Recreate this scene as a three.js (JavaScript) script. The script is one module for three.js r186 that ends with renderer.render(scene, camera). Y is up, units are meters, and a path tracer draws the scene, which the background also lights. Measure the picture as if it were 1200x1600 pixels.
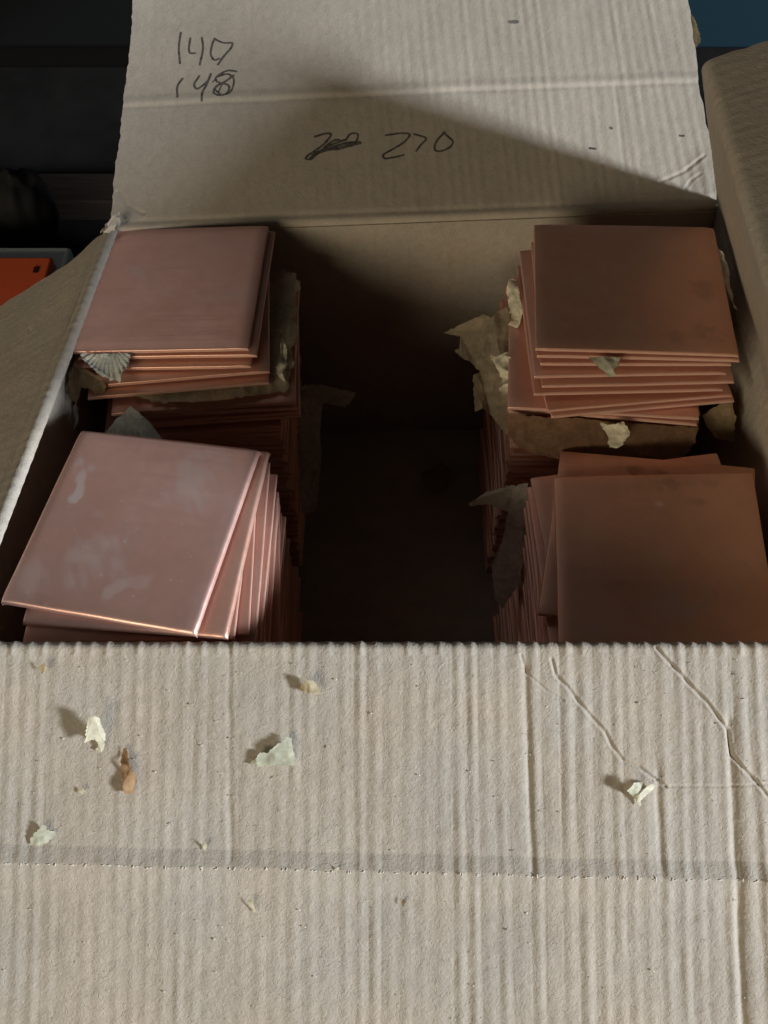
import * as THREE from 'three';
import { RectAreaLightUniformsLib } from 'three/addons/lights/RectAreaLightUniformsLib.js';
import { RoundedBoxGeometry } from 'three/addons/geometries/RoundedBoxGeometry.js';
import { mergeGeometries } from 'three/addons/utils/BufferGeometryUtils.js';

// ---------------------------------------------------------------- camera, light, exposure
const scene = new THREE.Scene();
const camera = new THREE.PerspectiveCamera(60, 3 / 4, 0.02, 30);
camera.position.set(0, 0.374, 0.163);
camera.rotation.set(THREE.MathUtils.degToRad(-57.6), 0, 0);
const renderer = new THREE.WebGLRenderer({ antialias: true });
renderer.toneMapping = THREE.LinearToneMapping;
renderer.toneMappingExposure = 1;
renderer.shadowMap.enabled = true;
RectAreaLightUniformsLib.init();
scene.background = new THREE.Color().setRGB(0.010, 0.0095, 0.009);     // the unlit room around

const LAMP = {
  // low daylight opening to the right, a little towards the viewer
  side: { at: [4.02, 1.11, 1.564], w: 0.60, h: 0.60, color: [0.92, 1.0, 1.10], power: 318 },
  // wide opening to the front left, much weaker and warmer
  front: { at: [-1.60, 0.68, 2.16], w: 1.5, h: 0.8, color: [1.0, 0.86, 0.62], power: 9.2 },
  // added glowing panel for a pale ceiling behind, mirrored in the left hand sheets
  addedGlow: { at: [-1.10, 1.75, -1.60], w: 1.0, h: 1.0, color: [1.0, 0.97, 0.98], power: 0.23 },
};

// ---------------------------------------------------------------- helpers
const V = (x, y, z) => new THREE.Vector3(x, y, z);
const rad = THREE.MathUtils.degToRad;
function rng(seed) { let a = seed >>> 0; return () => { a = (a + 0x6D2B79F5) | 0; let t = Math.imul(a ^ (a >>> 15), 1 | a); t = (t + Math.imul(t ^ (t >>> 7), 61 | t)) ^ t; return ((t ^ (t >>> 14)) >>> 0) / 4294967296; }; }
const hash = (x, y, s) => { let h = Math.imul(x, 374761393) ^ Math.imul(y, 668265263) ^ Math.imul(s, 1274126177); h = Math.imul(h ^ (h >>> 13), 1274126177); return ((h ^ (h >>> 16)) >>> 0) / 4294967296; };
const fade = (t) => t * t * (3 - 2 * t);
function vnoise(x, y, s, per = 0) {                                    // value noise in -1..1, tileable when per > 0
  const xi = Math.floor(x), yi = Math.floor(y), fx = fade(x - xi), fy = fade(y - yi);
  const m = per ? (k) => ((k % per) + per) % per : (k) => k;
  const a = hash(m(xi), m(yi), s), b = hash(m(xi + 1), m(yi), s), c = hash(m(xi), m(yi + 1), s), d = hash(m(xi + 1), m(yi + 1), s);
  return 2 * (a + (b - a) * fx + (c - a) * fy + (a - b - c + d) * fx * fy) - 1;
}
const clamp = THREE.MathUtils.clamp, lerp = THREE.MathUtils.lerp, smooth = THREE.MathUtils.smoothstep;
const toByte = (l) => Math.round(255 * clamp(l <= 0.0031308 ? 12.92 * l : 1.055 * Math.pow(l, 1 / 2.4) - 0.055, 0, 1));
function texture(w, h, fn, { srgb = true, repeat = null } = {}) {       // fn(i, j) gives linear [r, g, b] or one number
  const d = new Uint8Array(w * h * 4);
  for (let j = 0; j < h; j++) for (let i = 0; i < w; i++) {
    const c = fn(i, j), k = 4 * (j * w + i), a = Array.isArray(c) ? c : [c, c, c];
    for (let q = 0; q < 3; q++) d[k + q] = srgb ? toByte(a[q]) : Math.round(255 * clamp(a[q], 0, 1));
    d[k + 3] = 255;
  }
  const t = new THREE.DataTexture(d, w, h); t.magFilter = THREE.LinearFilter; t.minFilter = THREE.LinearMipmapLinearFilter; t.generateMipmaps = true;
  t.wrapS = t.wrapT = THREE.RepeatWrapping; if (srgb) t.colorSpace = THREE.SRGBColorSpace;
  if (repeat) t.repeat.set(repeat[0], repeat[1]);
  t.needsUpdate = true; return t;
}
const taken = new Map();
function numbered(name) { const n = taken.get(name) ?? 0; taken.set(name, n + 1); return n ? `${name}_${String(n).padStart(3, '0')}` : name; }
function mesh(name, geometry, material, parent) { const m = new THREE.Mesh(geometry, material); m.name = name; m.castShadow = m.receiveShadow = true; parent.add(m); return m; }
function tag(o, label, category, group) { o.userData.label = label; o.userData.category = category; if (group) o.userData.group = group; return o; }
function thing(name, label, category, group) { const o = new THREE.Group(); o.name = numbered(name); scene.add(o); return tag(o, label, category, group); }
function single(name, geometry, material, label, category, group) { return tag(mesh(numbered(name), geometry, material, scene), label, category, group); }
function structure(name, geometry, material) { const m = mesh(name, geometry, material, scene); m.userData.kind = 'structure'; return m; }

// a sheet with thickness: place(u, v, lift) is the surface, span(t) the u range at row t, relief(u, v) the lift of the face
function panelGeometry({ ns, nt, v0, v1, span, place, relief = () => 0, thick = 0.004, endWave = 0 }) {
  const pos = [], uv = [], idx = [], P = [];
  const at = (i, j) => { const v = lerp(v0, v1, j / nt), [a, b] = span(v), u = lerp(a, b, i / ns); return [u, v]; };
  for (let j = 0; j <= nt; j++) for (let i = 0; i <= ns; i++) {
    const [u, v] = at(i, j), p = place(u, v, relief(u, v)); P.push(p); pos.push(p.x, p.y, p.z); uv.push(u, v);
  }
  const id = (i, j) => j * (ns + 1) + i;
  for (let j = 0; j < nt; j++) for (let i = 0; i < ns; i++) idx.push(id(i, j), id(i + 1, j), id(i + 1, j + 1), id(i, j), id(i + 1, j + 1), id(i, j + 1));
  const skin = new THREE.BufferGeometry(); skin.setAttribute('position', new THREE.Float32BufferAttribute(pos, 3)); skin.setAttribute('uv', new THREE.Float32BufferAttribute(uv, 2)); skin.setIndex(idx); skin.computeVertexNormals();
  // rim and back
  const p2 = [], u2 = [], i2 = [];
  const ring = [];
  for (let i = 0; i < ns; i++) ring.push([i, 0]);
  for (let j = 0; j < nt; j++) ring.push([ns, j]);
  for (let i = ns; i > 0; i--) ring.push([i, nt]);
  for (let j = nt; j > 0; j--) ring.push([0, j]);
  ring.push([0, 0]);
  ring.forEach(([i, j], k) => {
    const [u, v] = at(i, j), f = P[id(i, j)], b = place(u, v, -thick);
    p2.push(f.x, f.y, f.z, b.x, b.y, b.z); u2.push(u, v, u + thick, v + thick);
    if (k) { const q = 2 * k; i2.push(q - 2, q - 1, q + 1, q - 2, q + 1, q); }
  });
  const nb = 24, base = p2.length / 3;
  for (let j = 0; j <= nb; j++) for (let i = 0; i <= nb; i++) { const v = lerp(v0, v1, j / nb), [a, b] = span(v), u = lerp(a, b, i / nb), p = place(u, v, -thick); p2.push(p.x, p.y, p.z); u2.push(u, v); }
  for (let j = 0; j < nb; j++) for (let i = 0; i < nb; i++) { const a = base + j * (nb + 1) + i; i2.push(a, a + nb + 2, a + 1, a, a + nb + 1, a + nb + 2); }
  const rest = new THREE.BufferGeometry(); rest.setAttribute('position', new THREE.Float32BufferAttribute(p2, 3)); rest.setAttribute('uv', new THREE.Float32BufferAttribute(u2, 2)); rest.setIndex(i2); rest.computeVertexNormals();
  return mergeGeometries([skin, rest]);
}
const strokeDistance = (line, u, v) => {                              // distance to a polyline, signed by its side; also how far along
  let best = 1e9, side = 0, along = 0, run = 0;
  for (let k = 0; k + 1 < line.length; k++) {
    const [ax, ay] = line[k], [bx, by] = line[k + 1], dx = bx - ax, dy = by - ay, l2 = dx * dx + dy * dy, l = Math.sqrt(l2);
    const t = clamp(((u - ax) * dx + (v - ay) * dy) / l2, 0, 1), ex = u - ax - t * dx, ey = v - ay - t * dy, d = Math.hypot(ex, ey);
    if (d < best) { best = d; side = Math.sign(dx * ey - dy * ex) || 1; along = run + t * l; }
    run += l;
  }
  return [best, side, along];
};
const curve = (pts, n = 40) => new THREE.CatmullRomCurve3(pts.map(([x, y]) => V(x, y, 0)), false, 'centripetal').getPoints(n).map((p) => [p.x, p.y]);

// ---------------------------------------------------------------- materials
const COPPER_METAL = 0.64;
const kraftTone = [0.42, 0.365, 0.296];
const kraftMap = (() => {
  const N = 1024, r = rng(5), fib = new Float32Array(N * N);
  for (let k = 0; k < 2600; k++) {                                     // single fibres, lighter and darker
    let x = r() * N, y = r() * N, a = r() * 6.28; const n = 6 + r() * 22, w = (r() < 0.55 ? 0.10 : -0.12) * (0.4 + r());
    for (let q = 0; q < n; q++) { const i = ((Math.floor(x) % N) + N) % N, j = ((Math.floor(y) % N) + N) % N; fib[j * N + i] += w; x += Math.cos(a); y += Math.sin(a); a += (r() - 0.5) * 0.35; }
  }
  return texture(N, N, (i, j) => {
    const x = i / N, y = j / N;
    const g = 1 + 0.05 * vnoise(x * 9, y * 9, 1, 9) + 0.05 * vnoise(x * 60, y * 60, 2, 60) + 0.06 * vnoise(x * 240, y * 240, 3, 240) + 0.07 * (hash(i, j, 4) - 0.5) + clamp(fib[j * N + i], -0.3, 0.25);
    const warm = 0.03 * vnoise(x * 8, y * 8, 6, 8);
    return [kraftTone[0] * g * (1 + warm), kraftTone[1] * g, kraftTone[2] * g * (1 - warm)];
  }, { repeat: [1 / 0.22, 1 / 0.22] });
})();
const kraftBump = (() => {
  const N = 1024, r = rng(9), pit = new Float32Array(N * N);
  for (let k = 0; k < 900; k++) {                                      // fibres and grit standing proud or pressed in
    let x = r() * N, y = r() * N, a = r() * 6.28; const n = 3 + r() * 16, w = r() < 0.6 ? 0.35 : -0.3;
    for (let q = 0; q < n; q++) { for (let e = 0; e < 4; e++) { const i = ((Math.floor(x + (e & 1)) % N) + N) % N, j = ((Math.floor(y + (e >> 1)) % N) + N) % N; pit[j * N + i] = w; } x += Math.cos(a); y += Math.sin(a); a += (r() - 0.5) * 0.5; }
  }
  return texture(N, N, (i, j) => {
    const x = i / N, y = j / N;
    return 0.5 + 0.14 * vnoise(x * 36, y * 36, 11, 36) + 0.16 * vnoise(x * 120, y * 120, 12, 120) + 0.13 * vnoise(x * 290, y * 290, 13, 290) + pit[j * N + i];
  }, { srgb: false, repeat: [1 / 0.12, 1 / 0.12] });
})();
const cardboard = new THREE.MeshStandardMaterial({ map: kraftMap, bumpMap: kraftBump, bumpScale: 0.0003, roughness: 0.88 });
cardboard.name = 'cardboard';

// ---------------------------------------------------------------- setting
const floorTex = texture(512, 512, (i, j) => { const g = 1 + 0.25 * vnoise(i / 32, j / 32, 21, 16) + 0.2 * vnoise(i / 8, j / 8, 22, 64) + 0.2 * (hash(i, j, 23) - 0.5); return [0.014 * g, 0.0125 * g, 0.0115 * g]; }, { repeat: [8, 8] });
{
  const g = new THREE.PlaneGeometry(9, 9); g.rotateX(-Math.PI / 2); g.translate(0, -0.2235, 0);
  structure('floor', g, new THREE.MeshPhysicalMaterial({ map: floorTex, roughness: 0.95, specularIntensity: 0.2 }));
}

// ---------------------------------------------------------------- the two openings the daylight comes through, plus an added glow panel
function opening(spec, label, cells) {
  const o = thing('window', label, 'window');  // the one behind the box is an added panel, not a window
  o.position.set(...spec.at); o.lookAt(0, -0.02, -0.1);                 // +z of the group faces the box
  const frameMat = new THREE.MeshStandardMaterial({ color: 0x8a8780, roughness: 0.7 });
  const { w, h } = spec, b = 0.05;
  for (const [x, y, a, c] of [[0, h / 2 + b / 2, w + 2 * b, b], [0, -h / 2 - b / 2, w + 2 * b, b], [-w / 2 - b / 2, 0, b, h], [w / 2 + b / 2, 0, b, h]]) { const g = new RoundedBoxGeometry(a, c, 0.06, 2, 0.006); g.translate(x, y, -0.031); mesh('frame', g, frameMat, o); }
  const g = new THREE.PlaneGeometry(w, h); g.translate(0, 0, -0.03);
  mesh('pane', g, new THREE.MeshStandardMaterial({ color: 0x222222, roughness: 0.4, emissive: new THREE.Color().setRGB(...spec.color), emissiveIntensity: Math.min(1.2, spec.power) }), o);
  const l = new THREE.RectAreaLight(new THREE.Color().setRGB(...spec.color), spec.power, w, h);
  l.rotation.y = Math.PI; l.position.z = 0.004; l.name = 'daylight'; o.add(l);
  return o;
}
opening(LAMP.side, 'small bright window low on the right, out of view');
opening(LAMP.front, 'wide dim window behind the viewer on the left, out of view');
opening(LAMP.addedGlow, 'added faint glow panel high behind the carton, out of view');

// ---------------------------------------------------------------- the carton
const box = thing('cardboard_box', 'open brown corrugated carton with flaps folded out and pencilled numbers on the back flap', 'box');
const BL = V(-0.1722, 0, -0.286), BR = V(0.2133, 0, -0.3085), FL = V(-0.200, 0, 0), FR = V(0.2055, 0, 0.001), DEEP = 0.22;
const fluteShift = Array.from({ length: 200 }, (_, k) => [hash(k, 1, 77), hash(k, 2, 77), hash(k, 3, 77)]);
function flutes(u, v, amp, pitch = 0.0072) {                            // washboard of the corrugation, no two ridges quite alike
  const k = u / pitch + 0.25 * vnoise(u * 60, v * 6, 31), n = Math.floor(k), f = k - n, q = fluteShift[((n % 200) + 200) % 200];
  const c = 0.5 - 0.5 * Math.cos(2 * Math.PI * f);
  return amp * (0.45 + 0.9 * q[0]) * (Math.pow(c, 0.75 + 0.8 * q[1]) - 0.5) * (1 + 0.45 * vnoise(n * 3.1, v * 42, 32) + 0.3 * vnoise(n * 1.7, v * 140, 33));
}
const wave = (u, v, a = 1) => a * (0.0007 * vnoise(u * 14, v * 11, 41) + 0.00028 * vnoise(u * 45, v * 30, 42) + 0.00009 * vnoise(u * 170, v * 120, 43) + 0.00006 * vnoise(u * 420, v * 330, 44));
const groove = (d, w, depth) => -depth * Math.exp(-(d * d) / (w * w));
const ridge = ([d, side], w, hgt) => { const x = side * d / w; return -hgt * (Math.exp(-x * x) - 0.3 * Math.exp(-(x - 1.6) * (x - 1.6)) - 0.3 * Math.exp(-(x + 1.6) * (x + 1.6))); };
// fold(): a flap that leaves its hinge along d with face normal n; v < 0 rolls over the fold with radius r
function rolled(origin, along, d, n, r) {
  return (u, v, lift) => {
    const base = origin.clone().addScaledVector(along, u);
    if (v >= 0) return base.addScaledVector(d, v).addScaledVector(n, lift);
    const a = -v / r;
    return base.addScaledVector(n, -r).addScaledVector(n, (r + lift) * Math.cos(a)).addScaledVector(d, -(r + lift) * Math.sin(a));
  };
}
// front flap: slopes down towards the viewer
{
  const a = rad(27), place = rolled(V(0, 0, 0), V(1, 0, 0), V(0, -Math.sin(a), Math.cos(a)), V(0, Math.cos(a), Math.sin(a)), 0.0035);
  const mm = (l) => l.map(([x, y]) => [x / 1000, y / 1000]);
  const wrinkA = mm([[76.1, 4.1], [77.8, 11.3], [82.9, 16.4], [88.2, 23.5], [93, 29.2], [99.5, 36.3], [102.5, 42.5], [107.8, 49.6], [114.9, 52.4], [121.1, 57.2], [126.2, 60.5]]);
  const wrinkA2 = mm([[126.2, 60.5], [140.5, 60.3], [154.9, 60.5], [172.1, 59.4], [200, 60]]);
  const wrinkA0 = mm([[62.2, 2], [64.4, 9.8], [67.3, 12.7], [73.9, 18.4], [81, 22.4]]);
  const wrinkB = mm([[124, -1], [126.8, 2.7], [133.5, 9.8], [140.5, 17.8], [146.1, 23.3], [150.8, 29.8], [154.9, 36], [156.5, 46.8], [162.3, 53.8], [167.8, 59.4], [171.9, 65], [180, 72]]);
  const score = (u) => 0.0969 + 0.024 * u + 0.0004 * vnoise(u * 40, 0, 51);
  const relief = (u, v) => {
    const k = smooth(v, -0.004, 0.006), right = smooth(u, -0.15, 0.17);
    let h = wave(u, v, 0.8 * k) + flutes(u, v, lerp(0.00020, 0.00038, right));
    // score line: the board rises gently, then drops back over a broken lip
    const s = score(u), x = v - s;
    if (x > -0.0072 && x <= 0) h += 0.0019 * clamp((x + 0.0072) / 0.0072, 0, 1);
    if (x > 0 && x < 0.016) h += 0.0019 * (1 - smooth(x, -0.010, 0.016)) / (1 - smooth(0, -0.010, 0.016));
    // long grooves running with the flutes
    const gv = (x0, x1, va, vb, w, dep) => { if (v < va - 0.004 || v > vb + 0.004) return 0; const c = lerp(x0, x1, v / 0.0914) + 0.0004 * vnoise(v * 90, x0 * 99, 53); return groove(u - c, w, dep) * smooth(v, va - 0.004, va + 0.004) * (1 - smooth(v, vb - 0.004, vb + 0.004)); };
    h += gv(-0.0706, -0.0687, -0.004, 0.094, 0.0015, 0.0005) + gv(0.0639, 0.0661, 0.006, 0.1, 0.0016, 0.0007) + gv(0.1216, 0.1239, 0.052, 0.1, 0.0016, 0.0006);
    h += gv(0.1555, 0.1566, 0.03, 0.3, 0.0017, 0.0010);
    h += ridge(strokeDistance(wrinkA, u, v), 0.0008, 0.0006) + ridge(strokeDistance(wrinkB, u, v), 0.0008, 0.0008) + ridge(strokeDistance(wrinkA0, u, v), 0.0006, 0.0003) + ridge(strokeDistance(wrinkA2, u, v), 0.0006, 0.0003);
    
    if (v < 0.002) h += 0.0002 * Math.pow(Math.abs(Math.sin(Math.PI * (u / 0.0072))), 6) * (1 + vnoise(u * 300, 3, 54));
    return h;
  };
  mesh('front_flap', panelGeometry({ ns: 820, nt: 400, v0: -0.0071, v1: 0.195, span: () => [-0.203, 0.208], place, relief }), cardboard, box);
  // torn fibres along the broken score
  const r = rng(31), N = 110, bits = new THREE.InstancedMesh(new THREE.IcosahedronGeometry(0.5, 0), new THREE.MeshStandardMaterial({ color: new THREE.Color().setRGB(0.66, 0.62, 0.54), roughness: 0.9 }), N);
  bits.name = 'torn_fibres'; bits.userData.kind = 'stuff'; bits.castShadow = bits.receiveShadow = true;
  const q = new THREE.Quaternion(), tilt = new THREE.Quaternion().setFromAxisAngle(V(1, 0, 0), a), yaw = new THREE.Quaternion();
  for (let k = 0; k < N; k++) {
    const u = -0.2 + 0.0072 * (Math.floor(k / 2) + 0.5 + (r() - 0.5) * (k % 2 ? 0.8 : 0.2)), v = score(u) + 0.0003 + 0.0006 * (r() - 0.3), up = r() < 0.45;
    yaw.setFromAxisAngle(V(0, 1, 0), (up ? 1.4 : 0) + (r() - 0.5) * 0.7); q.copy(tilt).multiply(yaw);
    bits.setMatrixAt(k, new THREE.Matrix4().compose(place(u, v, relief(u, v) + 0.00022), q, V(0.001 + 0.0024 * r() * r(), 0.0005, 0.0005 + 0.0003 * r())));
  }
  box.add(bits);
}
// back flap: leans far back, carries the writing
const backAlong = BR.clone().sub(BL).normalize();
{
  const a = rad(16), flat = V(0, 1, 0).cross(backAlong).normalize().multiplyScalar(-1);   // away from the box
  if (flat.z > 0) flat.multiplyScalar(-1);
  const d = flat.clone().multiplyScalar(Math.cos(a)).add(V(0, Math.sin(a), 0)), n = backAlong.clone().cross(d).normalize();
  if (n.y < 0) n.multiplyScalar(-1);
  const lefts = [[-0.02, 0], [0.0023, 0], [0.030, 0.0014], [0.059, 0.0035], [0.0917, 0.0062], [0.125, 0.0092], [0.26, 0.0105]];
  const rights = [[-0.02, 0.386], [0.0038, 0.3864], [0.0477, 0.3893], [0.0947, 0.3891], [0.131, 0.3917], [0.26, 0.398]];
  const table = (t, v) => { for (let k = 0; k + 1 < t.length; k++) if (v <= t[k + 1][0]) return lerp(t[k][1], t[k + 1][1], clamp((v - t[k][0]) / (t[k + 1][0] - t[k][0]), 0, 1)); return t[t.length - 1][1]; };
  const score = (u) => 0.0925 + 0.012 * u + 0.001 * Math.sin(u * 9) + 0.0005 * vnoise(u * 30, 0, 61);
  const wr = [[0.351, 0.0174], [0.3688, 0.0249], [0.3831, 0.0356]], wr2 = [[0.366, 0.010], [0.372, 0.018], [0.379, 0.022]];
  const wl = [[0.004, 0.026], [0.010, 0.016], [0.021, 0.009]], wl2 = [[0.002, 0.018], [0.006, 0.010], [0.010, 0.004]];
  const relief = (u, v) => {
    const k = smooth(v, -0.003, 0.006); let h = wave(u + 3, v, 0.5 * k) + k * flutes(u + 0.4, v, lerp(0.00003, 0.0002, smooth(u, 0.1, 0.3)));
    const x = v - score(u);
    if (x > -0.003 && x < 0.008) h += 0.00055 * (smooth(x, -0.003, 0.0012)) * (1 - smooth(x, 0.0012, 0.008));
    h -= 0.00025 * Math.exp(-Math.pow((x + 0.0024) / 0.0016, 2));
    h += groove(u - 0.3315 - 0.03 * (v - 0.06), 0.0016, 0.0004) * (1 - smooth(v, 0.09, 0.1)) * smooth(v, 0.02, 0.03);
    h += ridge(strokeDistance(wr, u, v), 0.0012, 0.0004) + ridge(strokeDistance(wr2, u, v), 0.001, 0.00025) + ridge(strokeDistance(wl, u, v), 0.001, 0.0007) + ridge(strokeDistance(wl2, u, v), 0.001, 0.0006);
    h += 0.002 * Math.pow(smooth(u, 0.36, 0.387), 2) * (1 - smooth(v, 0.02, 0.05)) * k;
    h += groove(v - 0.0035, 0.0018, 0.0005);
    return h;
  };
  // pencil and marker strokes in millimetres on the flap
  const pen = [
    [0.95, [[43.1, 149.7], [41.9, 136.9], [42.8, 124.2]]], [0.95, [[49.5, 144.6], [48.7, 135], [49.6, 132.3], [52.6, 132.2]]], [0.95, [[57.3, 144.8], [58.1, 136.2], [56, 122.6]]],
    [0.95, [[65.9, 143.9], [64.2, 138.6], [63.3, 130.7], [65.8, 125.9], [69, 127]]], [0.95, [[66, 143.6], [69, 141.4], [72.5, 139.9], [77.6, 139.6], [77.3, 136.5], [72.7, 129.8], [68, 122.1]]],
    [0.95, [[44.6, 111.6], [41.3, 105.6], [41.4, 96.8]]], [0.95, [[55.6, 113.2], [52.3, 106.1], [54, 103], [58, 105.5], [61.1, 108.9]]], [1.0, [[63.3, 114.5], [60.4, 106], [57.8, 99.7], [57.4, 93.1]]],
    [0.95, [[80.3, 115.9], [75.5, 117], [71.8, 115.7], [66.6, 111.2], [67.5, 108.1], [75.1, 104.7], [74.2, 98.5], [69.6, 96.7], [65.3, 98.9], [66.6, 104], [72.6, 107.9], [78.5, 112.8]]],
    [0.8, [[67.9, 112.2], [75.1, 114], [78.5, 109.7], [75.9, 99], [70.8, 97.1], [65.8, 102]]], [0.6, [[64.5, 108], [70, 114], [76.5, 112.5], [71, 106], [68.5, 100]]],
    [1.0, [[130.7, 61.9], [138.6, 64.2], [141.3, 63.4], [137.9, 57.6], [131.3, 51.5], [125.4, 47.2], [124.4, 45.3], [127.2, 44.6], [129.7, 46.4]]],
    [1.1, [[127.5, 46], [129.7, 47], [136.2, 52.4], [146.1, 57.2], [151.1, 58.8]]], [1.2, [[129, 47.6], [135.5, 51], [141.1, 52.8], [149.9, 55.9], [159.2, 56.6]]], [1.6, [[130.3, 48.8], [139.1, 51.8], [145.9, 52.2], [153.8, 54.6], [159.7, 56]]],
    [0.9, [[151, 58.7], [154.2, 63.2], [158.5, 63], [158.3, 59], [154.7, 53.9], [150.3, 54.1]]], [1.0, [[136.7, 53.6], [143.2, 58.5], [146.2, 58.9]]],
    [0.9, [[177, 61.1], [187.3, 62.2], [192.6, 61], [188.8, 55.4], [179.7, 49.4], [174.5, 45.9], [175, 43.5], [180.4, 43.7], [187.7, 45.3]]], [0.9, [[195.6, 61.1], [203.1, 57.3], [199.4, 52.6], [196.2, 48.1]]],
    [0.9, [[215.7, 61.8], [210.3, 55.6], [208.2, 50.5], [208.8, 47.6], [212.7, 47.4], [218.2, 50.1], [220.5, 54], [218.3, 57.6], [214.7, 61.2]]],
    [1.1, [[309.5, 45.2], [313, 44.7]]], [1.0, [[370, 52.5], [372.5, 52.2]]], [1.3, [[325, 60.5], [325.6, 60.2]]],
  ].map(([w, l]) => { const c = curve(l, 36); return [w, c, Math.min(...c.map((p) => p[0])) - 2, Math.max(...c.map((p) => p[0])) + 2, Math.min(...c.map((p) => p[1])) - 2, Math.max(...c.map((p) => p[1])) + 2]; });
  const W = 2048, H = 1152, SU = 0.40, SV = 0.225;
  const inkMap = texture(W, H, (i, j) => {
    const u = 1000 * SU * i / W, v = 1000 * SV * j / H, x = u / 220, y = v / 220;
    let g = 1 + 0.05 * vnoise(x * 10, y * 7, 1) + 0.05 * vnoise(x * 64, y * 40, 2) + 0.06 * vnoise(x * 256, y * 200, 3) + 0.07 * (hash(i, j, 4) - 0.5);
    const c = [kraftTone[0] * g, kraftTone[1] * g, kraftTone[2] * g];
    let ink = 0;
    for (const [w, l, a, b, p, q] of pen) if (u > a && u < b && v > p && v < q) { const [d, , al] = strokeDistance(l, u, v); ink = Math.max(ink, (1 - smooth(d, 0.6 * w, 1.05 * w)) * (0.86 + 0.14 * vnoise(al * 0.9, w * 7, 62) + 0.12 * vnoise(u * 5, v * 5, 63))); }
    const stain = (1 - smooth(Math.hypot((u - 269.6) / 5, (v - 149.8) / 2.1) + 0.25 * vnoise(u * 0.8, v * 0.8, 64), 0.6, 1)) * 0.7;
    const k = clamp(Math.max(ink, stain), 0, 1);
    return [lerp(c[0], 0.022, k), lerp(c[1], 0.021, k), lerp(c[2], 0.023, k)];
  }, { repeat: [1 / SU, 1 / SV] });
  const m = cardboard.clone(); m.map = inkMap; m.name = 'cardboard_with_writing'; m.bumpScale = 0.00016;
  const part = mesh('back_flap', panelGeometry({ ns: 420, nt: 220, v0: -0.0045, v1: 0.224, place: rolled(BL, backAlong, d, n, 0.0035), relief,
    span: (v) => [table(lefts, v) + 0.0007 * vnoise(v * 47, 1, 65) + 0.00045 * vnoise(v * 310, 2, 65), table(rights, v) + 0.0006 * vnoise(v * 130, 3, 65)] }), m, box);
  part.userData.label = 'back flap with handwritten numbers 140, 148 and 270';
}
// left flap: folded out and down
{
  const along = FL.clone().sub(BL).normalize(), out = V(0, 1, 0).cross(along); if (out.x > 0) out.multiplyScalar(-1);
  const a = rad(35), d = out.clone().multiplyScalar(Math.cos(a)).add(V(0, -Math.sin(a), 0)), n = along.clone().cross(d).normalize(); if (n.y < 0) n.multiplyScalar(-1);
  const edge = (v) => 0.002 + 0.012 * smooth(v, 0.004, 0.036) + 0.0006 * vnoise(v * 130, 1, 71);
  const dent = [[0.062, 0.052], [0.067, 0.048]];
  const relief = (u, v) => { const k = smooth(v, -0.003, 0.006); return wave(u + 7, v, 0.8 * k) + flutes(u, v, 0.00006 + 0.00012 * (1 - smooth(v, -0.002, 0.006))) + ridge(strokeDistance(dent, u, v), 0.001, 0.0005) + groove(v - 0.0065, 0.0025, 0.0006); };
  mesh('left_flap', panelGeometry({ ns: 330, nt: 130, v0: -0.0078, v1: 0.15, place: rolled(BL, along, d, n, 0.0036), relief, span: (v) => [edge(Math.max(v, 0)), 0.285] }), cardboard, box);
}
// right flap: rises leaning inwards to a score, then bends outwards
{
  const prof = (t) => {                                                // t in metres along the board from the rim; x is measured from the rim line, y is up
    const A = 0.103, lean = rad(-22.7), out = rad(70), r = 0.006;      // angles from upright, positive outwards
    const turn = out - lean, arc = r * turn;
    if (t < 0) return [0, t, 0];
    if (t < A - arc / 2) return [t * Math.sin(lean), t * Math.cos(lean), lean];
    const s = A - arc / 2, x0 = s * Math.sin(lean), y0 = s * Math.cos(lean);
    const q = clamp((t - s) / arc, 0, 1), th = lean + turn * q;
    // arc of radius r turning outwards
    const x1 = x0 + r * (Math.cos(lean) - Math.cos(th)), y1 = y0 + r * (Math.sin(th) - Math.sin(lean));
    const rest = Math.max(0, t - s - arc);
    return [x1 + rest * Math.sin(th), y1 + rest * Math.cos(th), th];
  };
  const z0 = -0.3085, z1 = 0.004;
  const place = (u, v, lift) => {                                       // u runs from back to front
    const [x, y, th] = prof(v), f = u / (z1 - z0), back = 0.0035 * smooth(v, 0, 0.094) * (1 - f);
    return V(lerp(BR.x, FR.x, u / 0.3095) + x - Math.cos(th) * lift, y + Math.sin(th) * lift, z0 + u + back);
  };
  const relief = (u, v) => wave(u + 11, v, 0.8) + flutes(u, v, 0.00016);
  mesh('right_flap', panelGeometry({ ns: 240, nt: 150, v0: -0.012, v1: 0.20, place, relief, span: (v) => [0.0008 * vnoise(v * 160, 2, 81), z1 - z0] }), cardboard, box);
}
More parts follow.
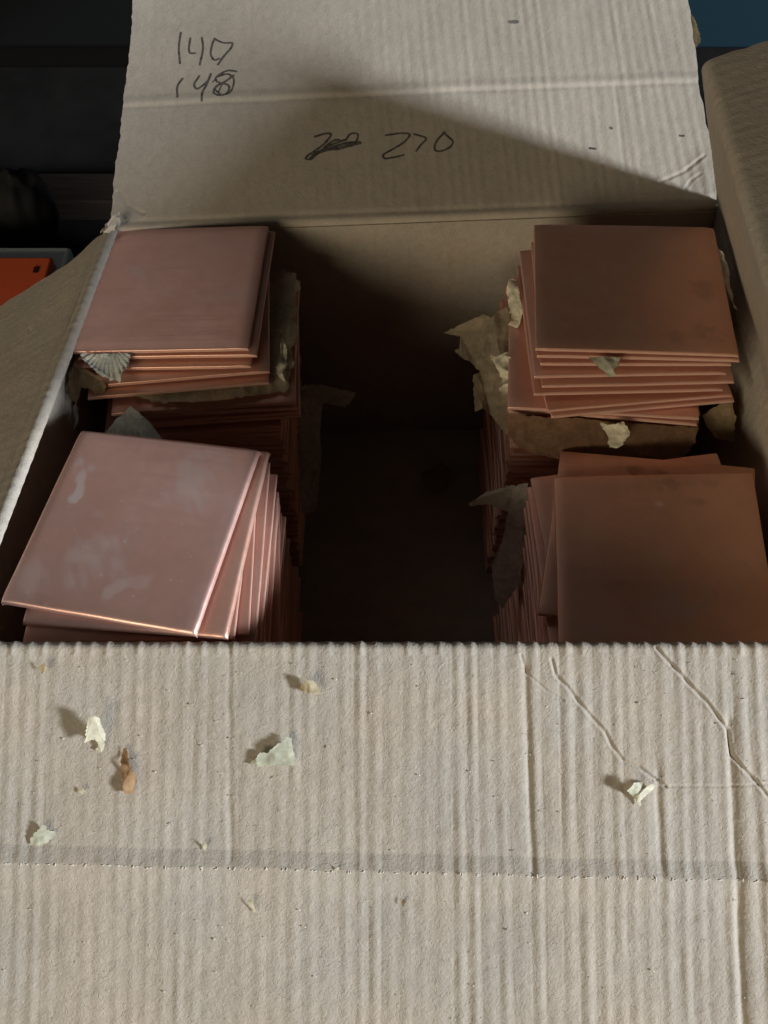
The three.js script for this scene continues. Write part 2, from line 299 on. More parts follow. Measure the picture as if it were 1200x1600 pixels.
// walls and base
function wall(name, a, b, inward, seed) {
  const along = b.clone().sub(a), len = along.length(); along.normalize();
  const place = (u, v, lift) => a.clone().addScaledVector(along, u).addScaledVector(inward, lift).add(V(0, -v, 0));
  return mesh(name, panelGeometry({ ns: 160, nt: 60, v0: 0.0, v1: DEEP, place, relief: (u, v) => wave(u + seed, v, 1.2) * smooth(v, 0, 0.02) + flutes(u, v, 0.00016), span: () => [0, len] }), cardboard, box);
}
{
  const bn = V(0, 1, 0).cross(backAlong); if (bn.z < 0) bn.multiplyScalar(-1);
  const low = (p, dx, dz) => p.clone().add(V(dx, -0.0035, dz));
  wall('back_wall', low(BL, -0.004, 0.0034), low(BR, 0.006, 0.0034), bn, 1);
  wall('front_wall', low(FL, 0, -0.0034), low(FR, 0, -0.0034), V(0, 0, -1), 2);
  wall('left_wall', low(BL, -0.0005, -0.003), low(FL, 0.0005, 0), V(1, 0, 0), 3);
  wall('right_wall', BR.clone().add(V(0.0015, -0.004, -0.004)), FR.clone().add(V(0.0015, -0.004, 0.003)), V(-1, 0, 0), 4);
  const g = new THREE.BoxGeometry(0.386, 0.004, 0.292, 40, 1, 30); g.translate(0.008, -0.2205, -0.149);
  mesh('base', g, cardboard, box);
}

// ---------------------------------------------------------------- copper sheets
function sheetGeometry(seed, R = 0.0006, t = 0.0028) {                              // one metre square, thickness in metres over a 0.104 m sheet; edges rolled over by the shear
  const S = 0.104, c = [0, 0.04 * R, 0.17 * R, 0.38 * R, 0.66 * R, R, Math.max(0.0018, 1.3 * R), 0.0030, 0.0045, 0.0062, 0.0085, 0.016, 0.032, 0.052]; const xs = [...c.map((q) => q - S / 2), ...c.slice(0, -1).reverse().map((q) => S / 2 - q)];
  const n = xs.length, r = rng(seed), A = [0, 1, 2, 3].map(() => 0.0004 + 0.0005 * r()), bow = (r() - 0.5) * 0.0007, bow2 = (r() - 0.5) * 0.0006;
  const drop = (x, z) => { let s = 0; [[S / 2 - x, 0], [S / 2 + x, 1], [S / 2 - z, 2], [S / 2 + z, 3]].forEach(([d, k]) => { if (d < 0.007) s += A[k] * Math.pow(1 - d / 0.007, 2) + (d < R ? R - Math.sqrt(Math.max(0, R * R - (R - d) * (R - d))) : 0); }); return s; };
  const plan = (x, z) => [x + 0.00012 * vnoise(z * 160, seed, 91) * Math.sign(x) * (Math.abs(x) > 0.051), z + 0.00012 * vnoise(x * 160, seed, 92) * Math.sign(z) * (Math.abs(z) > 0.051)];
  const warp = (x, z) => 0.7 * bow * (x * x / 0.0027 - 0.5) + bow2 * (z * z / 0.0027 - 0.5) + 0.00006 * vnoise(x * 40 + 5, z * 40, seed);
  const pos = [], uv = [], idx = [];
  for (const z0 of xs) for (const x0 of xs) { const [x, z] = plan(x0, z0); pos.push(x, t / 2 - drop(x0, z0) + warp(x0, z0), z); uv.push(x0 / S + 0.5, 0.5 - z0 / S); }
  const id = (i, j) => j * n + i;
  for (let j = 0; j + 1 < n; j++) for (let i = 0; i + 1 < n; i++) idx.push(id(i, j), id(i, j + 1), id(i + 1, j + 1), id(i, j), id(i + 1, j + 1), id(i + 1, j));
  const top = new THREE.BufferGeometry(); top.setAttribute('position', new THREE.Float32BufferAttribute(pos, 3)); top.setAttribute('uv', new THREE.Float32BufferAttribute(uv, 2)); top.setIndex(idx); top.computeVertexNormals();
  const ring = []; for (let i = 0; i + 1 < n; i++) ring.push([i, 0]); for (let j = 0; j + 1 < n; j++) ring.push([n - 1, j]); for (let i = n - 1; i > 0; i--) ring.push([i, n - 1]); for (let j = n - 1; j > 0; j--) ring.push([0, j]); ring.push([0, 0]);
  const p2 = [], u2 = [], i2 = [];
  ring.forEach(([i, j], k) => {
    const a = 3 * id(i, j), x = pos[a], z = pos[a + 2], y = pos[a + 1], w = warp(xs[i], xs[j]);
    p2.push(x, y, z, x * 0.9985, Math.min(-t / 2 + w, y - 0.0006), z * 0.9985); u2.push(uv[2 * id(i, j)], uv[2 * id(i, j) + 1], uv[2 * id(i, j)], uv[2 * id(i, j) + 1]);
    if (k) { const q = 2 * k; i2.push(q - 2, q + 1, q - 1, q - 2, q, q + 1); }
  });
  const b0 = p2.length / 3; for (const z of [-1, 0, 1]) for (const x of [-1, 0, 1]) { p2.push(x * S * 0.499, -t / 2 + warp(x * S / 2, z * S / 2) - 0.0002 * (x || z ? 1 : 0), z * S * 0.499); u2.push(0.5 + x / 2, 0.5 + z / 2); }
  for (let j = 0; j < 2; j++) for (let i = 0; i < 2; i++) { const a = b0 + 3 * j + i; i2.push(a, a + 1, a + 4, a, a + 4, a + 3); }
  const rest = new THREE.BufferGeometry(); rest.setAttribute('position', new THREE.Float32BufferAttribute(p2, 3)); rest.setAttribute('uv', new THREE.Float32BufferAttribute(u2, 2)); rest.setIndex(i2); rest.computeVertexNormals();
  return mergeGeometries([top, rest], true);                              // two materials: face and sheared edge
}
const sheetShapes = [3, 17, 29, 43, 58, 71].map((s) => sheetGeometry(s)), rolledShapes = [5, 23].map((s) => sheetGeometry(s, 0.0019));
// copper with cloudy oxide; marks(x, y) returns [how much, [r, g, b]] of residue lying on the face, x and y from the front left corner, 0..1
function copper(seed, tone, marks = null, size = 256) {
  const metal = marks && texture(128, 128, (i, j) => { let k = 0; for (const [q] of marks(i / 128, j / 128)) k = Math.max(k, clamp(q, 0, 1)); return COPPER_METAL * (1 - k); }, { srgb: false });
  const cloud = (x, y) => 0.03 * vnoise(x * 4, y * 4, seed) + 0.025 * vnoise(x * 11, y * 11, seed + 1) + 0.025 * vnoise(x * 38, y * 38, seed + 2);
  const map = texture(size, size, (i, j) => {
    const x = i / size, y = j / size, g = 1 + cloud(x, y) + 0.03 * (hash(i, j, seed) - 0.5), w = 0.04 * vnoise(x * 6, y * 6, seed + 5);
    let c = [tone[0] * g, tone[1] * g * (1 + w), tone[2] * g * (1 + 1.5 * w)];
    if (marks) for (const [k, q] of marks(x, y)) c = c.map((a, n) => lerp(a, q[n], clamp(k, 0, 1)));
    return c;
  });
  const rough = texture(256, 256, (i, j) => { const x = i / 256, y = j / 256; return 0.41 + 0.03 * vnoise(x * 3, y * 3, seed + 7) + 0.02 * vnoise(x * 23, y * 23, seed + 8) + 0.03 * vnoise(x * 4, y * 90, seed + 9); }, { srgb: false });
  for (const t of [map, rough, metal]) if (t) t.wrapS = t.wrapT = THREE.ClampToEdgeWrapping;
  const m = new THREE.MeshStandardMaterial({ map, roughnessMap: rough, roughness: 1, metalness: metal ? 1 : COPPER_METAL, metalnessMap: metal }); m.name = 'copper'; return m;
}

const tones = [[0.78, 0.43, 0.32], [0.74, 0.39, 0.285], [0.80, 0.46, 0.35], [0.70, 0.355, 0.25]];
const shearedEdge = copper(181, [0.80, 0.50, 0.40]); shearedEdge.metalness = 0.35; shearedEdge.roughness = 1.35;
const copperPlain = tones.map((t, k) => copper(200 + 20 * k, t));
const smear = (x, y, line, w, seed, amount) => { amount *= 0.9; const [d, , al] = strokeDistance(line, x, y); return amount * (1 - smooth(d / w + 0.7 * vnoise(x * 17, y * 17, seed) + 0.35 * vnoise(x * 50, y * 38, seed + 1), 0.1, 1)) * (0.55 + 0.45 * vnoise(al * 14, 2, seed)); };
const blot = (x, y, cx, cy, rx, ry, seed, amount) => { const q = Math.hypot((x - cx) / rx, (y - cy) / ry) + 0.5 * vnoise(x * 9 + y * 5, y * 15 - x * 4, seed) + 0.4 * vnoise(x * 30 + y * 22, y * 9 - x * 13, seed + 1); return 0.8 * amount * (1 - smooth(q, 0.0, 1.15)); };
const haze = [0.62, 0.60, 0.62], soot = [0.10, 0.045, 0.03];
const topFrontLeft = copper(301, [0.80, 0.49, 0.415], (x, y) => [
  [smear(x, y, [[0.10, 0.80], [0.13, 0.74], [0.15, 0.66], [0.155, 0.58]], 0.035, 1, 0.75), [0.66, 0.70, 0.74]], [smear(x, y, [[0.11, 0.79], [0.16, 0.765]], 0.03, 2, 0.6), [0.66, 0.70, 0.74]],
  [blot(x, y, 0.70, 0.78, 0.14, 0.22, 3, 0.42), haze], [blot(x, y, 0.40, 0.26, 0.18, 0.13, 5, 0.38), haze], [smear(x, y, [[0.42, 0.30], [0.52, 0.40], [0.60, 0.42]], 0.03, 7, 0.4), haze],
  [smear(x, y, [[0.52, 0.12], [0.60, 0.19], [0.67, 0.21]], 0.035, 9, 0.42), haze], [blot(x, y, 0.30, 0.52, 0.05, 0.05, 11, 0.35), haze], [blot(x, y, 0.10, 0.15, 0.09, 0.12, 13, 0.25), haze],
  [hash(Math.floor(x * 170), Math.floor(y * 170), 15) > 0.9985 ? 0.6 : 0, [0.8, 0.75, 0.72]]], 512);
const topBackLeft = copper(321, [0.79, 0.455, 0.365], (x, y) => [[smear(x, y, [[0.10, 0.70], [0.30, 0.58], [0.50, 0.42], [0.70, 0.38], [0.95, 0.42]], 0.05, 21, 0.22), haze], [smear(x, y, [[0.38, 0.34], [0.52, 0.22], [0.60, 0.12]], 0.05, 23, 0.22), haze], [blot(x, y, 0.85, 0.42, 0.15, 0.1, 24, 0.15), haze]], 512);
const topBackRight = copper(341, [0.70, 0.375, 0.265], (x, y) => [[blot(x, y, 0.88, 0.47, 0.06, 0.09, 31, 0.35), soot], [smear(x, y, [[0.70, 0.10], [0.82, 0.13], [0.92, 0.09]], 0.06, 32, 0.4), soot], [blot(x, y, 0.22, 0.14, 0.14, 0.05, 34, 0.3), soot], [smear(x, y, [[0.93, 0.12], [0.97, 0.02]], 0.03, 36, 0.4), [0.62, 0.36, 0.18]]], 512);
const topFrontRight = copper(361, [0.70, 0.385, 0.265], (x, y) => [[blot(x, y, 0.60, 0.93, 0.10, 0.035, 41, 0.55), soot], [blot(x, y, 0.73, 0.83, 0.05, 0.03, 43, 0.45), soot], [smear(x, y, [[0.5, 0.95], [0.65, 0.97], [0.8, 0.93]], 0.03, 44, 0.35), soot], [blot(x, y, 0.55, 0.26, 0.20, 0.13, 45, 0.4), [0.46, 0.40, 0.38]], [blot(x, y, 0.14, 0.14, 0.16, 0.08, 47, 0.3), [0.46, 0.40, 0.38]], [blot(x, y, 0.52, 0.82, 0.02, 0.015, 48, 0.4), haze]], 512);
const secondFrontRight = copper(381, [0.70, 0.385, 0.265], (x, y) => [[smear(x, y, [[0.25, 0.93], [0.45, 0.90], [0.60, 0.86]], 0.05, 51, 0.5), soot], [blot(x, y, 0.8, 0.84, 0.05, 0.03, 53, 0.5), soot]], 256);

const stackNames = { bl: 'back left stack', br: 'back right stack', fl: 'front left stack', fr: 'front right stack' };
function stack(key, size, topY, list, home, spec, labels, seed) {
  const ys = [], r = rng(seed); let y = topY, prev = null, i = 0, x, z;
  const low = `plain copper sheet buried deep in the ${stackNames[key]}`;
  while (y > -0.2165 + 0.0016) {
    let p = list[i];
    if (!p) {
      const k = prev; const drift = r() < 0.12 ? 2.6 : 1;
      p = [home[0] + (r() - 0.5) * 0.0034 * drift, home[1] + (r() - 0.5) * 0.0036 * drift, (r() - 0.5) * 3.6 * drift, k[3] * 0.86, k[4] * 0.86, r() < 0.2 ? 0.0008 * r() : 0.00005];
    }
    const [px, pz, ry, rx, rz, gap = 0.0002] = p;
    if (prev) y -= 0.0031 + 0.053 * (Math.abs(rad(rx - prev[3])) + Math.abs(rad(rz - prev[4]))) * 0.8 + gap;
    if (y < -0.2149) break;
    const mat = (spec.mats && spec.mats[i]) || copperPlain[Math.floor(r() * copperPlain.length)];
    const m = single('copper_sheet', key === 'fl' && i < 2 ? rolledShapes[i] : sheetShapes[i ? Math.floor(r() * sheetShapes.length) : spec.shape ?? 0], [mat, shearedEdge], labels[i] ?? low, 'copper sheet', labels[i] ? `upper sheets of the ${stackNames[key]}` : `sheets deep in the ${stackNames[key]}`);
    const s = (p[6] ?? size * (1 + (r() - 0.5) * 0.008)) / 0.104;
    m.position.set(px, y, pz); m.rotation.order = 'YXZ'; m.rotation.set(rad(rx), rad(ry), rad(rz)); m.scale.set(s, 1, s);
    prev = p; i++; if (i < 8) ys.push(y.toFixed(4));
  }
  console.log(key, ys.join(' '));
  return i;
}
const counts = [];
counts.push(stack('bl', 0.1035, 0.0, [
  [-0.1250, -0.2332, -2.3, 0, 4, 0, 0.1025], [-0.1215, -0.2326, -2, 0, 3.5, 0.0002], [-0.1255, -0.2285, -1.5, 0.2, 3.1, 0.001], [-0.1205, -0.2235, 4, 0.1, 2.7, 0.0006], [-0.1215, -0.2185, 4.6, 0, 2.3, 0.0006],
  [-0.1060, -0.2115, 3, 0, 1.9, 0.0028, 0.106], [-0.1050, -0.2115, 1, 0, 1.6, 0.0002, 0.105], [-0.1035, -0.2125, 3.5], [-0.1055, -0.2105, 4.5], [-0.1040, -0.2110, 4], [-0.1165, -0.2065, 5, 0, 0.8, 0.001], [-0.1160, -0.2075, 4, 0, 0.7], [-0.115, -0.209, 2, 0, 0.6]].map((p) => [p[0], p[1], p[2], p[3] ?? 0, p[4] ?? 1.2, p[5], p[6]]),
  [-0.113, -0.2125], { mats: { 0: topBackLeft }, shape: 0 }, ['top copper sheet of the back left stack with faint pale streaks', 'second copper sheet of the back left stack, slipped out to the right', 'third copper sheet of the back left stack, its front edge under the pleated paper', 'fourth copper sheet of the back left stack, turned with one corner jutting right', 'copper sheet lying on the tan paper of the back left stack', 'copper sheet just under the tan paper in the back left stack'], 11));
counts.push(stack('br', 0.106, 0.0195, [
  [0.1385, -0.2134, -5.2, -2.9, 2.9], [0.1395, -0.2130, -4.5, -2.7, 2.8, 0.0004], [0.1378, -0.2112, -2.5, -2.3, 2.4, 0.0012, 0.1015], [0.1338, -0.2092, -0.5, -2, 2.1, 0.0014, 0.1035], [0.1386, -0.2078, 0.2, -1.7, 1.8, 0.0016, 0.1045], [0.1342, -0.2065, 0.4, -1.4, 1.5, 0.0013, 0.104], [0.1376, -0.2030, 4.9, -1.2, 1.3, 0.0022, 0.1035], [0.1398, -0.2020, 5.4, -1, 1.1, 0.0004, 0.1035], [0.1275, -0.2035, -5, -0.9, 0.9, 0.0006], [0.1295, -0.2045, -6.7, -0.7, 0.8, 0.0012], [0.129, -0.207, -5, -0.6, 0.7]],
  [0.1305, -0.2110], { mats: { 0: topBackRight }, shape: 1 }, ['top copper sheet of the back right stack with brown finger stains', 'second copper sheet of the back right stack, its left edge peeking out', 'third copper sheet of the back right stack', 'fourth copper sheet of the back right stack, in front of it an olive paper scrap', 'fifth copper sheet of the back right stack', 'sixth copper sheet of the back right stack, long straight front edge', 'seventh copper sheet of the back right stack, front left corner twisted towards the viewer', 'eighth copper sheet of the back right stack, just below the twisted one', 'copper sheet jutting out left of the back right stack'], 12));
counts.push(stack('fl', 0.1035, -0.0002, [
  [-0.1243, -0.0676, -12.7, 3.2, 7.4, 0, 0.103], [-0.1165, -0.0640, -7.2, 2.9, 6.9, 0.0002], [-0.1195, -0.0605, -1.5, 2.5, 6.1, 0.0006], [-0.1165, -0.0625, 1.5, 2.1, 5.3, 0.0004], [-0.1125, -0.0615, 0, 1.8, 4.6], [-0.114, -0.063, 2, 1.5, 4], [-0.1105, -0.061, -1, 1.2, 3.4]],
  [-0.1115, -0.0635], { mats: { 0: topFrontLeft }, shape: 2 }, ['top copper sheet of the front left stack, tilted, with pale blue smears', 'second copper sheet of the front left stack, its right corner jutting out', 'third copper sheet of the front left stack, showing at the front rim'], 13));
counts.push(stack('fr', 0.1045, -0.0263, [
  [0.1423, -0.0615, -4.3, 1.5, 9, 0, 0.105], [0.1405, -0.0765, -12.5, 1.3, 8.3, 0.0002], [0.1385, -0.0745, 4.5, 1.1, 7.4, 0.0004], [0.1345, -0.0685, 2, 0.9, 6.6, 0.0003], [0.1350, -0.064, -2, 0.8, 5.8], [0.1335, -0.065, 1, 0.7, 5]],
  [0.1335, -0.0655], { mats: { 0: topFrontRight, 1: secondFrontRight }, shape: 3 }, ['top copper sheet of the front right stack with a grey cloudy patch', 'second copper sheet of the front right stack, turned with a stained corner behind', 'third copper sheet of the front right stack, its back edge showing at the right'], 14));
console.log('sheets', counts.join(' '));

// ---------------------------------------------------------------- paper
const SHEETS = {
  fan: [[-172.4,-1.9,-181.5],[-142.6,-1.3,-181.5],[-143.5,-2.8,-178.0],[-144.9,-3.8,-176.0],[-145.2,-4.1,-173.0],[-146.8,-4.6,-171.0],[-147.7,-6.6,-169.0],[-149.3,-9.1,-166.0],[-150.7,-7.6,-168.0],[-153.9,-8.7,-168.0],[-158.7,-7.1,-169.0],[-164.0,-4.1,-173.0],[-169.0,-2.7,-177.0]],
  brownleft: [[-178.3,-10.4,-180.0],[-169.2,-8.1,-176.0],[-159.8,-10.0,-171.0],[-157.6,-14.8,-168.0],[-161.2,-23.1,-165.0],[-164.0,-18.5,-165.0],[-166.4,-14.2,-167.0],[-171.7,-15.3,-168.0],[-176.6,-24.1,-163.0],[-180.2,-22.0,-166.0],[-180.9,-16.7,-172.0]],
  ledge: [[-160.7,-21.0,-170.0],[-127.8,-19.8,-160.4],[-98.4,-18.7,-160.5],[-55.3,-17.2,-167.2],[-54.6,-17.1,-174.3],[-52.3,-16.1,-188.0],[-54.7,-16.1,-198.6],[-51.6,-16.0,-211.3],[-54.6,-16.1,-223.5],[-52.6,-16.1,-230.4],[-55.3,-15.2,-238.2],[-51.2,-12.0,-246.5],[-56.1,-12.2,-257.4],[-64.3,-14.5,-263.3],[-80.7,-18.1,-262.7],[-129.0,-19.9,-258.8],[-164.9,-21.2,-254.5]],
  crumpleleft: [[-60.2,-14.0,-204.3],[-56.5,-13.0,-195.2],[-57.0,-12.0,-186.3],[-55.2,-14.0,-184.2],[-57.8,-14.0,-176.9],[-56.5,-16.0,-171.4],[-61.7,-16.0,-177.2],[-62.2,-14.0,-183.2],[-60.2,-12.0,-189.3]],
  triangle: [[-162.4,-34.0,-148.4],[-153.7,-26.0,-152.8],[-144.3,-20.0,-158.7],[-132.9,-21.0,-148.4],[-121.3,-26.0,-135.1],[-124.1,-30.0,-130.9],[-158.8,-36.0,-135.3]],
  bit: [[-75.0,-3.0,-212.1],[-71.1,-5.0,-207.9],[-74.5,-6.0,-205.8],[-77.4,-4.0,-203.8]],
  gapleft: [[-55.8,-60.0,-207.0],[-41.0,-62.0,-210.9],[-18.3,-70.0,-210.2],[-25.1,-78.0,-204.5],[-39.5,-75.0,-205.7],[-41.9,-85.0,-196.7],[-41.2,-100.0,-177.7],[-44.8,-120.0,-150.5],[-54.0,-120.0,-149.5],[-56.3,-95.0,-184.4]],
  torn: [[35.9,-24.0,-218.5],[49.1,-20.0,-223.6],[60.4,-15.0,-225.6],[65.2,-17.0,-224.9],[75.5,-14.0,-232.1],[77.6,-20.0,-219.4],[78.1,-24.0,-209.5],[74.1,-28.0,-201.8],[72.3,-32.0,-192.2],[74.8,-40.0,-182.0],[80.7,-50.0,-172.3],[74.6,-60.0,-168.2],[66.4,-52.0,-175.8],[59.7,-46.0,-177.9],[54.9,-46.0,-175.0],[53.7,-34.0,-193.9],[58.5,-34.0,-196.5],[50.5,-31.0,-203.0],[45.1,-30.0,-204.7],[43.1,-31.0,-211.3],[45.7,-29.0,-211.1],[46.5,-26.0,-218.3]],
  crumpleright: [[80.6,-4.0,-244.0],[77.3,-3.0,-241.9],[75.2,-6.0,-240.1],[74.3,-8.0,-236.2],[75.7,-10.0,-230.7],[76.7,-12.0,-225.3],[77.7,-14.0,-219.8],[74.8,-17.0,-218.0],[79.9,-16.0,-215.5],[83.8,-8.0,-220.2],[81.9,-4.0,-231.0]],
  crumplelow: [[64.3,-22.0,-197.4],[68.5,-21.0,-198.0],[74.1,-18.0,-197.3],[77.5,-19.0,-190.7],[76.0,-24.0,-182.2],[73.1,-30.0,-174.6],[71.0,-31.0,-174.9],[70.6,-28.0,-185.7],[68.7,-26.0,-193.9]],
  wallstrip: [[191.9,21.0,-250.2],[194.0,21.0,-243.6],[196.7,21.0,-237.1],[198.7,19.0,-227.6],[196.4,18.0,-218.3],[197.3,17.0,-209.1],[195.1,16.0,-200.1],[199.3,15.0,-198.1],[198.1,13.0,-203.1],[196.0,13.0,-212.2],[195.2,14.0,-227.8],[193.7,16.0,-236.3]],
  olive: [[107.9,20.4,-158.0],[112.8,20.3,-158.5],[120.4,21.0,-158.5],[124.8,21.5,-157.0],[124.2,19.6,-153.0],[120.2,20.9,-150.0],[122.2,18.2,-148.0],[118.8,17.0,-148.0],[114.2,18.6,-152.0]],
  yellow: [[121.3,-19.3,-146.0],[126.2,-19.7,-144.0],[133.8,-16.9,-145.0],[135.4,-17.8,-141.0],[137.5,-20.1,-139.0],[133.5,-26.6,-135.0],[126.8,-28.3,-135.0],[125.7,-24.8,-140.0]],
  browndrape: [[68.7,-19.7,-152.0],[101.5,-21.4,-151.5],[146.0,-26.0,-150.5],[179.6,-28.9,-150.0],[178.6,-34.3,-144.0],[174.3,-43.0,-139.0],[159.6,-44.7,-137.0],[143.0,-45.8,-136.0],[130.8,-50.2,-135.0],[113.2,-44.7,-137.0],[92.4,-41.2,-139.0],[77.5,-37.8,-142.0],[71.4,-30.9,-146.0]],
  greyhang: [[48.7,-58.0,-115.9],[58.4,-52.0,-121.0],[69.2,-48.0,-122.1],[82.0,-43.0,-121.2],[83.4,-60.0,-102.4],[80.7,-75.0,-87.2],[78.3,-85.0,-78.0],[70.5,-100.0,-70.1],[65.8,-98.0,-75.5],[63.6,-85.0,-92.7],[69.4,-77.0,-101.3],[72.6,-62.0,-114.1],[60.5,-60.0,-117.6]],
  floorscrap: [[28.2,-209.0,-242.1],[46.0,-203.0,-250.4],[55.2,-207.0,-243.2],[46.6,-209.0,-228.0],[36.4,-209.0,-226.2]],
  wallbrown: [[187.6,-36.0,-165.0],[201.1,-24.0,-169.6],[203.9,-30.0,-159.3],[206.8,-46.0,-152.8],[196.4,-46.0,-155.6],[191.1,-42.0,-160.2]],
  tornedge: [[213.1,36.0,-476.8],[216.3,37.0,-456.7],[217.9,34.0,-444.4],[218.0,32.0,-436.9],[215.3,30.0,-433.3],[211.1,29.0,-445.3],[210.9,33.0,-459.9]],
  corner: [[-176.9,1.0,-279.4],[-172.9,4.0,-284.1],[-169.2,6.0,-288.8],[-165.3,6.0,-291.9],[-164.1,3.0,-287.1],[-166.3,2.0,-282.4],[-171.2,1.0,-278.8]],
  corner2: [[-173.4,3.0,-278.2],[-169.4,6.0,-280.5],[-165.6,6.0,-281.7],[-167.6,3.0,-279.4]]
};
const SCRAPS = {
  s1: [[-131.3,29.2,6],[-128.1,28.5,6.5],[-127.0,29.4,5],[-125.6,34.2,3],[-124.8,37.5,1.5],[-125.1,41.2,1],[-126.4,45.6,0.6],[-129.5,44.6,0.6],[-127.7,41.7,1.5],[-129.0,39.4,2.5],[-133.5,40.6,3],[-132.6,35.1,5]],
  s2: [[-117.7,43.7,0.6],[-116.0,43.3,1],[-113.6,49.5,2.5],[-112.4,53.2,2],[-110.8,54.7,0.7],[-111.6,62.5,0.7],[-115.2,63.9,0.7],[-116.6,58.7,1.8],[-117.9,52.2,0.7]],
  s6: [[-157.6,83.3,0.6],[-152.2,77.4,1.7],[-150.8,76.8,2.2],[-149.4,78.9,1.45],[-145.9,79.8,0.95],[-146.6,82.0,0.55],[-152.3,85.9,0.5],[-157.3,85.9,0.5]],
  s7: [[-156.1,6.8,0.7],[-152.5,5.3,2],[-151.9,8.6,0.8],[-154.7,10.6,0.6]],
  s8: [[-137.0,61.7,0.6],[-134.4,60.7,1.2],[-133.0,62.3,0.6],[-136.0,63.9,0.6]],
  s3: [[-60.1,50.5,0.45],[-57.8,48.0,0.8],[-55.4,45.3,1.45],[-52.0,45.3,1.45],[-49.6,42.6,1.95],[-46.2,40.8,1.95],[-43.0,38.3,2.2],[-41.6,39.1,1.7],[-40.2,45.2,0.95],[-39.2,50.3,0.5],[-43.8,51.0,0.5],[-49.5,50.8,0.5],[-56.0,51.3,0.45]],
  s4: [[-38.3,17.3,0.6],[-36.8,15.4,1.45],[-35.7,12.3,1.95],[-32.5,13.1,1.7],[-31.1,14.0,1.2],[-28.8,17.3,0.6],[-29.3,19.5,0.55],[-32.5,19.1,0.9],[-35.4,18.8,0.55]],
  s5a: [[107.6,61.2,3],[109.1,59.7,3.5],[110.8,57.4,4],[112.9,57.2,3],[114.7,57.6,4],[113.9,62.2,1.5],[112.6,65.9,0.6],[109.9,63.3,1.6]],
  s5b: [[112.3,66.0,0.6],[112.7,63.9,2.5],[115.5,61.1,3.5],[118.7,58.8,3.5],[120.5,59.3,2],[120.6,61.1,0.8],[117.3,63.8,0.6],[114.4,66.3,0.6],[114.7,68.4,0.6],[113.6,68.9,0.6],[112.9,67.7,0.6]],
  s9: [[-22.1,95.4,1.2],[-20.1,94.9,2],[-19.0,97.2,0.8],[-20.7,99.2,0.7]],
  s10: [[-59.7,109.2,0.8],[-58.5,108.8,1.4],[-56.3,114.2,0.7],[-57.7,115.3,0.6]],
  s11: [[-81.1,85.1,0.8],[-79.2,84.2,2],[-78.2,87.0,0.7],[-80.2,88.5,0.6]],
  s12: [[7.9,108.8,0.6],[9.3,108.8,1.4],[8.8,112.0,0.6],[7.6,110.9,0.6]]
};

